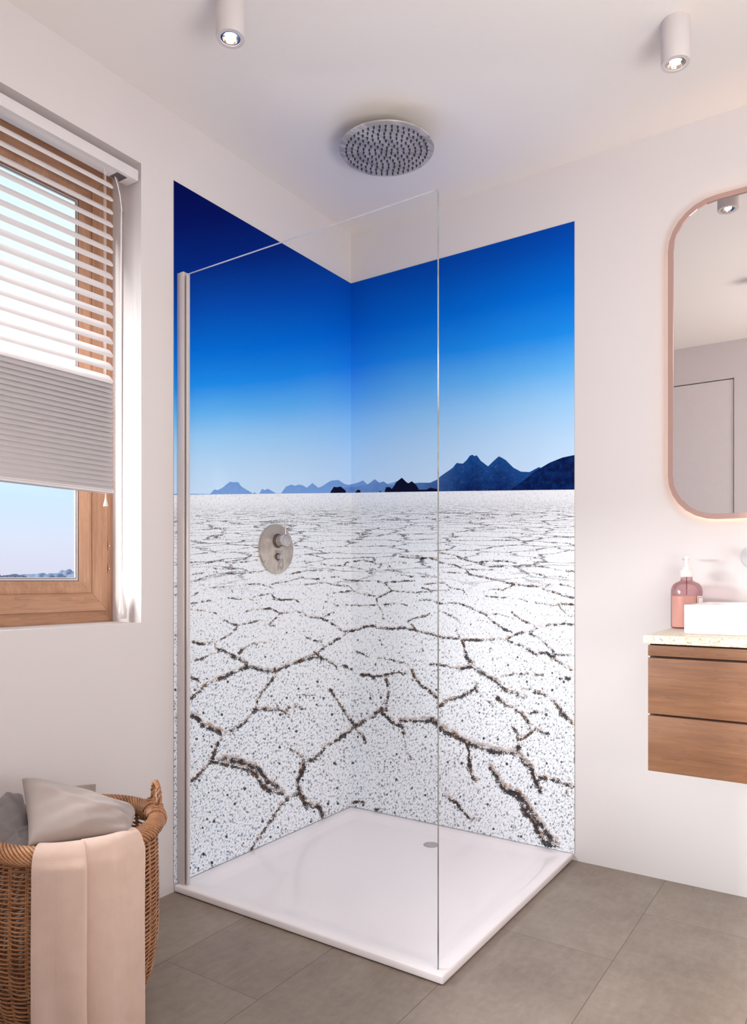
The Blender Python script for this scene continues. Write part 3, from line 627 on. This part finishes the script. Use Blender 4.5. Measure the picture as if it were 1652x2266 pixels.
# ------------------------------------------------------------------ ceiling spots
def spot(x, y, label, first=None):
    if first is None:
        s = empty('ceiling_spotlight', (x, y, RH)); r = .0375; L = .117
        f = MB(); f.lathe([(r, 0), (r, -L+.002), (r-.001, -L), (.0262, -L), (.0258, -L+.004), (.0245, -L+.014), (.0001, -L+.014)], (0, 0, 0), 56, cap=False); f.build('housing', M_WHITE, s, auto=True)
        f = MB(); f.lathe([(.0255, -L+.004), (.0248, -L+.0015), (.0215, -L+.0012), (.0190, -L+.008), (.016, -L+.011)], (0, 0, 0), 40, cap=False); f.build('reflector_ring', M_CHROME, s, auto=True)
        f = MB(); f.lathe([(.0001, -L+.0005), (.006, -L+.001), (.0115, -L+.004), (.0125, -L+.012)], (0, 0, 0), 24, cap=False); f.build('bulb', emis('bulb_glow', (255, 244, 214), 60), s, True)
    else:
        s = first.copy(); link(s); s.location = (x, y, RH)
        for c in first.children:
            k = c.copy(); link(k); k.parent = s
    tag(s, label, 'ceiling light', 'cylindrical ceiling spotlights'); 
    ld = bpy.data.lights.new('spot_lamp', 'SPOT'); ld.energy = 1.0; ld.spot_size = math.radians(100); ld.spot_blend = .9; ld.color = (1, .93, .82); ld.shadow_soft_size = .02
    lo = bpy.data.objects.new('spot_lamp', ld); link(lo); lo.location = (x, y, RH-.125)
    return s
s1 = spot(1.452, -.499, 'white cylinder ceiling spotlight over the washbasin side')
spot(.505, -1.246, 'white cylinder ceiling spotlight nearest the window, cut by the photo edge', s1)
spot(1.452, -1.60, 'white cylinder ceiling spotlight seen only at the edge of the mirror', s1)

# ------------------------------------------------------------------ mirror
MX0, MX1, MZ0, MZ1, MR = 1.334, 1.334+.72, 1.2235, 2.279, .150
mi = empty('wall_mirror'); tag(mi, 'tall backlit mirror with rounded corners and copper frame', 'mirror')
def rr(ins, n=8):
    out = []; r = MR-ins
    for cx, cz, a0 in ((MX1-MR, MZ1-MR, 0), (MX0+MR, MZ1-MR, PI/2), (MX0+MR, MZ0+MR, PI), (MX1-MR, MZ0+MR, 1.5*PI)):
        for k in range(n): a = a0+PI/2*k/(n-1); out.append((cx+r*math.cos(a), cz+r*math.sin(a)))
    return out
def shell(loops, mat, name, parent, closed_cap=False):
    V = []; F = []
    for (ins, y) in loops: V += [(x, y, z) for x, z in rr(ins)]
    n = len(rr(0))
    for i in range(len(loops)-1):
        for k in range(n): F.append((i*n+k, (i+1)*n+k, (i+1)*n+(k+1) % n, i*n+(k+1) % n))
    if closed_cap: F.append(tuple(range((len(loops)-1)*n, len(loops)*n))[::-1])
    return mesh_obj(name, V, F, mat, parent)
shell([(.0, -.012), (0, -.0315), (.0165, -.0315), (.0172, -.026)], M_COPPER, 'frame', mi)
shell([(.0172, -.0265), (.018, -.0265)], M_MIRROR, 'mirror_glass', mi, True)
shell([(.011, -.0008), (.011, -.012)], M_WHITE, 'back_box', mi, True)
shell([(.0095, -.0035), (.0095, -.0065)], emis('warm_led', (255, 200, 150), 22), 'light_strip', mi)
shell([(.0, -.012), (.05, -.0121)], M_COPPER, 'frame_back', mi)
rebase(mi, (1.694, 0, MZ0))

# ------------------------------------------------------------------ tap rosette on the wall
tp = empty('wall_tap_rosette'); tag(tp, 'round glassy wall plate of the basin tap beside the soap bottle', 'tap')
f = MB(); f.lathe([(.0385, 0), (.0385, -.003), (.037, -.0045), (.0001, -.005)], (1.590, -.0004, 1.0985), 56, 'y', cap=False); f.build('wall_plate', plain('pale_satin_metal', (206, 206, 208), .25, .3), tp, auto=True)
f = MB(); f.tube([(1.60, -.004, 1.0985), (1.60, -.12, 1.0985), (1.60, -.135, 1.095), (1.60, -.14, 1.08)], .010, 16); f.build('spout', M_CHROME, tp, auto=True)
rebase(tp, (1.59, 0, 1.0985))

# ------------------------------------------------------------------ countertop, vanity, basin
VX1 = 2.42
f = MB(); f.box(1.3564, VX1+.02, -.46, -.0006, .8430, .8672, .0018)
tag(f.build('countertop', M_STONE, auto=True), 'cream speckled stone countertop on the wooden vanity', 'countertop')
vn = empty('vanity_cabinet'); tag(vn, 'wall-hung brown wooden vanity cabinet with grooved drawers', 'vanity')
f = MB(); f.box(1.3720, VX1-.004, -.432, -.0006, .4790, .8425); f.build('carcass', M_VANITY, vn)
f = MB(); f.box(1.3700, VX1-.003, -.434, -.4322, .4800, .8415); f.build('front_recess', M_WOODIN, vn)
f = MB(); f.box(1.3678, VX1, -.450, -.4342, .8080, .8380, .0008); f.build('top_rail', M_VANITY, vn, auto=True)
for z0, z1 in ((.6428, .8018), (.4788, .6368)):
    f = MB(); f.box(1.3678, VX1, -.450, -.4342, z0, z1, .0010); f.build('drawer', M_VANITY, vn, auto=True)
rebase(vn, (1.9, 0, .479))
ba = empty('washbasin'); tag(ba, 'white rectangular vessel washbasin on the stone countertop', 'washbasin')
bm = bmesh.new()
def brg(x0, x1, y0, y1, z, r, n=6):
    out = []
    for (cx, cy, a0) in ((x1-r, y1-r, 0), (x0+r, y1-r, PI/2), (x0+r, y0+r, PI), (x1-r, y0+r, 1.5*PI)):
        for k in range(n): a = a0+PI/2*k/(n-1); out.append(bm.verts.new((cx+r*math.cos(a), cy+r*math.sin(a), z)))
    return out
bx0, bx1, by0, by1 = 1.4465, 2.0, -.358, -.022
L = [(.006, .8673), (.002, .8690), (0, .873), (0, .9500), (.0008, .9522), (.003, .9530), (.010, .9530), (.0125, .9518), (.016, .945), (.03, .892), (.06, .882)]
rg = [brg(bx0+i, bx1-i, by0+i, by1-i, z, .006+max(0, i*.6)) for i, z in L]
for a, b in zip(rg, rg[1:]):
    for k in range(len(a)): bm.faces.new((a[k], a[(k+1) % len(a)], b[(k+1) % len(b)], b[k]))
bm.faces.new(rg[-1]); bm.faces.new(rg[0][::-1])
for q in bm.faces: q.smooth = True
me = bpy.data.meshes.new('bowl'); bm.to_mesh(me); bm.free(); me.materials.append(M_CERAMIC); link(bpy.data.objects.new('bowl', me), ba)
f = MB(); f.lathe([(.022, 0), (.022, .002), (.0001, .003)], (1.723, -.19, .8822), 24, cap=False); f.build('plug', M_CHROME, ba, auto=True)
rebase(ba, (1.723, -.19, .8673))

# ------------------------------------------------------------------ soap bottle
BC = (1.4020, -.080); BZ = .8674
so = empty('soap_dispenser'); tag(so, 'pink glass soap dispenser with white pump, half full', 'soap bottle')
f = MB(); f.lathe([(.0001, .0), (.044, .0), (.0472, .003), (.0477, .008), (.0477, .122), (.0465, .130), (.043, .139), (.037, .146), (.027, .151), (.0205, .154), (.0180, .1585), (.0175, .164), (.0175, .171)], (*BC, BZ), 56, cap=False); f.build('bottle', M_PINKGLASS, so, True)
f = MB(); f.lathe([(.0001, .005), (.043, .005), (.0445, .010), (.0447, .105), (.0001, .1052)], (*BC, BZ), 48, cap=False); f.build('liquid', M_LIQUID, so, auto=True)
f = MB(); f.lathe([(.0200, .1675), (.0200, .189), (.0192, .1902), (.0125, .1902), (.0125, .1985), (.0120, .1995), (.0068, .1995), (.0060, .204), (.0068, .222), (.0068, .2245), (.009, .2255), (.009, .2335), (.0085, .2345), (.0001, .2345)], (*BC, BZ), 36, cap=False); pm = f.build('pump', M_PUMP, so, auto=True)
f = MB(); f.tube([(BC[0]-.001, BC[1], BZ+.229), (BC[0]-.012, BC[1]+.022, BZ+.229), (BC[0]-.018, BC[1]+.034, BZ+.225)], [.0055, .0045, .0035], 12); f.build('spout', M_PUMP, pm, auto=True)
f = MB(); f.tube([(*BC, BZ+.108), (*BC, BZ+.168)], .0016, 8); f.build('dip_tube', M_STEM, so)
# label: curved patch on the right of the bottle with a dark inner frame line
def patch(a0, a1, z0, z1, r):
    n = 12; V = []; F = []
    for k in range(n+1):
        a = a0+(a1-a0)*k/n; V += [(BC[0]+r*math.cos(a), BC[1]+r*math.sin(a), BZ+z0), (BC[0]+r*math.cos(a), BC[1]+r*math.sin(a), BZ+z1)]
    for k in range(n): F.append((2*k, 2*k+2, 2*k+3, 2*k+1))
    return V, F
ac = math.atan2(-(BC[1]-CAM.y), CAM.x-BC[0])               # direction to the room
la, lb = ac+math.radians(41), ac+math.radians(110)
f = MB(); f.add(*patch(la, lb, .045, .1055, .0480)); lab = f.build('paper_label', M_PUMP, so, True)
f = MB(); t1 = .05; f.add(*patch(la+.07, lb-.07, .1005, .1020, .0482)); f.add(*patch(la+.07, lb-.07, .050, .0515, .0482)); f.add(*patch(la+.07, la+.105, .0515, .1005, .0482)); f.add(*patch(lb-.105, lb-.07, .0515, .1005, .0482))
f.build('label_border', M_GREY, lab, True)
rebase(so, (*BC, BZ)); 

# ------------------------------------------------------------------ wicker basket
def cpos(lat, dep): return CAM.x+lat*RV.x+dep*DV.x, CAM.y+lat*RV.y+dep*DV.y
KX, KY = cpos(-.715, 1.737)
def pol(phi, r, z): return (KX+r*(math.cos(phi)*RV.x+math.sin(phi)*DV.x), KY+r*(math.cos(phi)*RV.y+math.sin(phi)*DV.y), z)
PR = [(0.0, .128), (.015, .146), (.03, .156), (.06, .169), (.09, .178), (.12, .1835), (.16, .188), (.2, .190), (.3, .190), (.43, .187)]
def brad(z): return float(np.interp(z, [p[0] for p in PR], [p[1] for p in PR]))
bk = empty('wicker_basket'); tag(bk, 'large round brown wicker laundry basket on the floor by the window wall', 'basket')
NS = 28; f = MB()
rows = int((.425-.012)/.0049)
for k in range(rows):
    z = .012+k*.0049; per = 8; n = NS*per; pts = []
    for j in range(n):
        a = 2*PI*j/n; wv = math.cos(NS/2*a+PI*(k % 2))
        wv = math.copysign(abs(wv)**.7, wv)
        zz = z+.0010*math.sin(a*7+z*60)+.0009*math.sin(a*NS/2+k*2.3)
        pts.append(pol(a, brad(zz)+.0048*wv, zz))
    f.tube(pts, .0023, 5, closed=True)
# base rings
for k in range(9):
    r = .126-.0135*k
    f.tube([pol(2*PI*j/90, r, .006+.0015*math.cos(j*PI+k*PI)) for j in range(90)], .0032, 5, closed=True)
f.build('woven_side', M_WICKER, bk, True)
f = MB()
for j in range(NS):
    a = 2*PI*j/NS+PI/NS*1.0
    for da in (-.014, .014):
        f.tube([pol(a+da, brad(z), z) for z in [0.006+.424*q/16 for q in range(17)]], .0026, 5)
f.build('stakes', M_WICKER, bk, True)
f = MB(); Rr, tr_, zr = .189, .0190, .436; NSTR, TURN = 14, 8
for s_ in range(NSTR):
    pts = []
    for j in range(TURN*18):
        t_ = j/(TURN*18); a = 2*PI*t_+2*PI*s_/NSTR/TURN; b = 2*PI*TURN*t_
        pts.append(pol(a, Rr+tr_*math.cos(b), zr-tr_*math.sin(b)))
    f.tube(pts, .0034, 6, closed=True)
f.build('coiled_rim', M_WICKER, bk, True)
f = MB(); f.tube([pol(2*PI*j/64, Rr, zr) for j in range(64)], .0172, 12, closed=True); f.build('rim_core', plain('cane_gap_shade', (96, 62, 40), .6), bk, True)  # core coloured dark to paint shade into the gaps between coils
for ph0 in (math.radians(31), math.radians(211)):
    f = MB(); hw = .033; n = 40; cen = []
    for j in range(n+1):
        q = PI*j/n; s_ = -hw*math.cos(q); hz = .008+.070*math.sin(q)**.42
        tx = (-math.sin(ph0)*RV.x+math.cos(ph0)*DV.x, -math.sin(ph0)*RV.y+math.cos(ph0)*DV.y); b0 = pol(ph0, Rr+.006, zr)
        cen.append(np.array((b0[0]+tx[0]*s_*(.8+.2*math.cos(q)**2), b0[1]+tx[1]*s_*(.8+.2*math.cos(q)**2), zr+hz)))
    cen = np.array(cen); T_ = np.gradient(cen, axis=0); T_ /= np.linalg.norm(T_, axis=1)[:, None]
    nrm = np.array([math.cos(ph0)*RV.x+math.sin(ph0)*DV.x, math.cos(ph0)*RV.y+math.sin(ph0)*DV.y, 0]); bi = np.cross(T_, nrm)
    for s_ in range(3):
        ang = 2*PI*s_/3+np.linspace(0, 2*PI*4, n+1)
        f.tube(cen+.0036*(np.cos(ang)[:, None]*nrm+np.sin(ang)[:, None]*bi), .0033, 6)
    for e in (-1, 1):
        for k in range(5):
            b0 = pol(ph0+e*(hw/Rr), Rr+.006, zr); f.tube([(b0[0]+.0105*math.cos(q), b0[1]+.0105*math.sin(q), zr+.012+k*.0042+.001*math.cos(q)) for q in [2*PI*i/14 for i in range(14)]], .0026, 5, closed=True)
        for k in range(7):
            pts = []
            for i in range(16):
                b = 2*PI*i/16; pts.append(pol(ph0+e*(hw/Rr)+(k-3)*.026, Rr+(tr_+.0045)*math.cos(b), zr-(tr_+.0045)*math.sin(b)))
            f.tube(pts, .0030, 5, closed=True)
    f.build('handle', M_WICKER, bk, True)
for c in bk.children: c.location = (-KX, -KY, 0)
bk.location = (KX, KY, 0)

# ------------------------------------------------------------------ towel over the rim
def sheet(name, P, mat, parent=None, thick=.003, sub=1):
    P = np.array(P); n, m = P.shape[:2]
    F = [(i*m+j, i*m+j+1, (i+1)*m+j+1, (i+1)*m+j) for i in range(n-1) for j in range(m-1)]
    o = mesh_obj(name, P.reshape(-1, 3).tolist(), F, mat, parent, True)
    uvl = o.data.uv_layers.new(name='UVMap')
    cl_ = np.concatenate([[0], np.cumsum(np.linalg.norm(np.diff(P[:, m//2], axis=0), axis=1))]); cl_ /= cl_[-1]
    uu = np.array([(j/(m-1), cl_[i]*2.2) for i in range(n) for j in range(m)])
    li = np.zeros(len(o.data.loops), np.int32); o.data.loops.foreach_get('vertex_index', li); uvl.data.foreach_set('uv', uu[li].ravel())
    if thick:
        s = o.modifiers.new('solid', 'SOLIDIFY'); s.thickness = thick; s.offset = 0
    if sub:
        s = o.modifiers.new('sub', 'SUBSURF'); s.levels = sub; s.render_levels = sub
    return o
cs = [0, .18, .36, .405, .43, .50, .57, .66, .80, 1.0]
ca = [0, .20, .42, .445, .425, .430, .52, .66, .80, 1.0]
cr_ = [.004, .012, .026, .023, .005, .000, .006, .015, .004, .010]
ph_a, ph_b = math.radians(-89), math.radians(-26.5)
rows_ = []
path = []
for q in np.linspace(-70, 180, 18):                       # over the rim, from inside to outside
    b = math.radians(180-q); path.append((Rr+.0275*math.cos(b), zr+.0275*math.sin(b), 0))
path = [(Rr-.031, .40, 0), (Rr-.030, .415, 0)]+[(Rr+.0275*math.cos(PI-b), zr+.0275*math.sin(b), 0) for b in np.linspace(0, PI, 14)]
for z in np.linspace(.425, .012, 46): path.append((Rr+.0275+.0015, z, 1))
for (r, z, dn) in path:
    row = []
    for s_ in np.linspace(0, 1, 84):
        a = np.interp(s_, cs, ca); dr = np.interp(s_, cs, cr_)
        k = 1.0 if z < .40 else .25+.75*max(0, min(1, (.46-z)/.06)) if dn == 0 else 1
        drop = max(0, (.42-z)/.42)
        wob = (.0030*math.sin(9*s_+1.2)+.0020*math.sin(21*s_+z*9))*(.4+drop)
        ph = ph_a+(ph_b-ph_a)*(a+.012*math.sin(z*14+s_*5)*drop*0.4)
        row.append(pol(ph, r+dr*k+wob+.004*drop*math.sin(s_*PI), z))
    rows_.append(row)
tw = sheet('hanging_towel', rows_, M_TOWEL, None, .0028, 1); tag(tw, 'blush pink woven towel hanging over the basket rim', 'towel')

# ------------------------------------------------------------------ cushions / laundry in the basket
def at_px(u, v, dep):
    return np.array([CAM.x+(u-CXP)/FPX*dep*RV.x+dep*DV.x, CAM.y+(u-CXP)/FPX*dep*RV.y+dep*DV.y, CAM.z-(v-Y0)/FPX*dep])
def cushion(name, corners, puff, mat, edges=(0,0,0,0), seed=0, n=44, wr=.006):
    c00, c10, c11, c01 = corners; rg_ = np.random.default_rng(seed); ph = rg_.uniform(0, 6, 12)
    N = np.cross(c10-c00, c01-c00); N /= np.linalg.norm(N)
    if N@(np.array(CAM)-c00) < 0: N = -N
    V = []; uvs = []
    for side in (1, -1):
        for i in range(n+1):
            for j in range(n+1):
                s, t_ = j/n, i/n
                p = (1-s)*(1-t_)*c00+s*(1-t_)*c10+s*t_*c11+(1-s)*t_*c01
                cen = (c00+c10+c11+c01)/4
                # edges pulled in between the corners (negative pulls out)
                pull = edges[0]*4*s*(1-s)*(1-t_)+edges[2]*4*s*(1-s)*t_+edges[3]*4*t_*(1-t_)*(1-s)+edges[1]*4*t_*(1-t_)*s
                p = p+(cen-p)*pull
                h = (max(0, 16*s*(1-s)*t_*(1-t_)))**.42*puff
                edge = min(s, 1-s, t_, 1-t_)
                w_ = wr*min(1, edge*9)*(math.sin(7*s+5*t_+ph[0])*.6+math.sin(15*s-9*t_+ph[1])*.35+math.sin(24*t_+11*s+ph[2])*.22+1.1*max(0, math.sin(9*(s*.6-t_)+ph[3]))**6)
                V.append(tuple(p+side*N*(h+w_*(side > 0)))); uvs.append((s, t_))
    m = n+1; F = []
    for i in range(n):
        for j in range(n):
            a = i*m+j; F.append((a, a+1, a+m+1, a+m)); b = m*m+a; F.append((b, b+m, b+m+1, b+1))
    o = mesh_obj(name, V, F, mat, None, True)
    uvl = o.data.uv_layers.new(name='UVMap'); li = np.zeros(len(o.data.loops), np.int32); o.data.loops.foreach_get('vertex_index', li); uvl.data.foreach_set('uv', np.array(uvs)[li].ravel())
    bm = bmesh.new(); bm.from_mesh(o.data); bmesh.ops.remove_doubles(bm, verts=bm.verts, dist=.00005); bmesh.ops.recalc_face_normals(bm, faces=bm.faces); bm.to_mesh(o.data); bm.free()
    s = o.modifiers.new('sub', 'SUBSURF'); s.levels = 1; s.render_levels = 1
    return o
p1 = cushion('cushion', [at_px(46, 1722, 1.72), at_px(300, 1800, 1.78), at_px(286, 1842, 1.63), at_px(60, 1874, 1.55)], .050, M_PILLOW, (-.10, -.02, .05, .06), 3)
tag(p1, 'taupe satin cushion with a pointed corner, on top in the wicker basket', 'cushion')
p2 = cushion('cushion', [at_px(120, 1742, 1.86), at_px(213, 1734, 1.88), at_px(214, 1800, 1.86), at_px(110, 1830, 1.84)], .018, M_PILLOW, (0, .02, 0, 0), 5)
tag(p2, 'olive taupe cushion peeking out behind the pointed cushion', 'cushion')
p3 = cushion('crumpled_cloth', [at_px(-30, 1800, 1.76), at_px(50, 1758, 1.76), at_px(66, 1868, 1.62), at_px(-50, 1880, 1.60)], .030, M_PILLOW2, (-.22, .05, 0, 0), 8, wr=.009)
tag(p3, 'shiny grey crumpled cloth at the left in the basket', 'cloth')
p4 = cushion('folded_cloth', [at_px(55, 1828, 1.66), at_px(72, 1832, 1.66), at_px(80, 1885, 1.58), at_px(-10, 1880, 1.585)], .012, M_PILLOW2, (0, 0, 0, -.05), 9, wr=.003)
tag(p4, 'smooth grey folded cloth in front of the crumpled one inside the basket', 'cloth')

# ------------------------------------------------------------------ skyline outside
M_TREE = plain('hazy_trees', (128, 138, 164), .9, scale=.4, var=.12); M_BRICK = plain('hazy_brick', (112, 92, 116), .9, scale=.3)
def out_pt(u, v, dist):
    d = Vector((DV.x+(u-CXP)/FPX*RV.x, DV.y+(u-CXP)/FPX*RV.y, -(v-Y0)/FPX)); return CAM+d*dist
rt = random.Random(5)
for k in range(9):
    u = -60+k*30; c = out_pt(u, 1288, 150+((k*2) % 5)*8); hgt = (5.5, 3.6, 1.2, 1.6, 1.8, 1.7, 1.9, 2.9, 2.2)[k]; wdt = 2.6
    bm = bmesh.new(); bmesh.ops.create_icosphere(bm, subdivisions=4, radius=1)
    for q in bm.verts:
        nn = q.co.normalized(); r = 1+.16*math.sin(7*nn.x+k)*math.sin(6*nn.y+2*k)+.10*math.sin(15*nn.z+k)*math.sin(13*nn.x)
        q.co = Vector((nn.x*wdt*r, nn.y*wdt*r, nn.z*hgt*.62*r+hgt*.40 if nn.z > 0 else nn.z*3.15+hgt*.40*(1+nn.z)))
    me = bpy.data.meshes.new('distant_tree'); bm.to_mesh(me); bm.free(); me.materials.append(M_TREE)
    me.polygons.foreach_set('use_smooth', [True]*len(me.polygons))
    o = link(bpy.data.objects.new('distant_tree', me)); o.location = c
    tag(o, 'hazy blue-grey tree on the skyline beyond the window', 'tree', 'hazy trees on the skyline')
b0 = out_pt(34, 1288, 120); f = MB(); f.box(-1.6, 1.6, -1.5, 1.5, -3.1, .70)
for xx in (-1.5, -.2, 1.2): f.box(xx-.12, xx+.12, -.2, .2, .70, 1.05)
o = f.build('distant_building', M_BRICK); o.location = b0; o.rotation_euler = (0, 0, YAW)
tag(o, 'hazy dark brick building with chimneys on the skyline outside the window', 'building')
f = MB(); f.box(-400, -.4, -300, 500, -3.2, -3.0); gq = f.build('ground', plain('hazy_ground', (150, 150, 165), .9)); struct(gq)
gq.location.z = 0.7-.0

# ------------------------------------------------------------------ world and lamps
wd = bpy.data.worlds.new('world'); scn.world = wd; wd.use_nodes = True; nt = wd.node_tree; nt.nodes.clear()
tc = nt.nodes.new('ShaderNodeTexCoord'); sp = nt.nodes.new('ShaderNodeSeparateXYZ'); rp = nt.nodes.new('ShaderNodeValToRGB'); bg = nt.nodes.new('ShaderNodeBackground'); ow = nt.nodes.new('ShaderNodeOutputWorld')
nt.links.new(tc.outputs['Generated'], sp.inputs[0]); nt.links.new(sp.outputs[2], rp.inputs[0]); nt.links.new(rp.outputs[0], bg.inputs[0]); nt.links.new(bg.outputs[0], ow.inputs[0])
cr = rp.color_ramp
stops = [(0.0, (216, 212, 230)), (.05, (220, 224, 242)), (.11, (206, 230, 252)), (.17, (238, 250, 255)), (.30, (255, 255, 255)), (.40, (236, 250, 255)), (.52, (198, 232, 252))]
while len(cr.elements) < len(stops): cr.elements.new(.5)
for e, (p, c) in zip(cr.elements, stops): e.position = p; e.color = lin(c)
bg.inputs[1].default_value = 1.0

def area(name, loc, direction, sx, sy, power, color):
    l = bpy.data.lights.new(name, 'AREA'); l.shape = 'RECTANGLE'; l.size = sx; l.size_y = sy; l.energy = power; l.color = color
    if name == 'window_daylight': l.spread = math.radians(112)
    o = link(bpy.data.objects.new(name, l)); o.location = loc; o.rotation_euler = Vector(direction).to_track_quat('-Z', 'Y').to_euler(); return o
WARM = (1.0, .985, .975)
area('window_daylight', (-.62, -2.42, 1.44), (1, .50, -.30), 1.5, .34, 104, (1, .975, .97))
area('room_fill', (2.55, -1.9, 2.50), (-.25, .15, -1), 1.0, 1.0, 12, WARM)
area('right_fill', (3.12, -1.7, 1.2), (-1, 0, .05), 1.6, 2.0, 4, WARM)
area('door_fill', (1.95, -2.95, 1.2), (-.3, 1, .05), .9, 1.8, 7, WARM)
area('ceiling_fill', (2.65, -1.9, .85), (-.40, .25, 1), .9, .9, 26, WARM)  # unseen fill lamp, added to brighten the ceiling
sl = bpy.data.lights.new('sun', 'SUN'); sl.energy = 4.5; sl.angle = math.radians(6); sl.color = (1, .97, .93)
so_ = link(bpy.data.objects.new('sun', sl)); so_.rotation_euler = Vector((.085, 1, -.30)).to_track_quat('-Z', 'Z').to_euler()
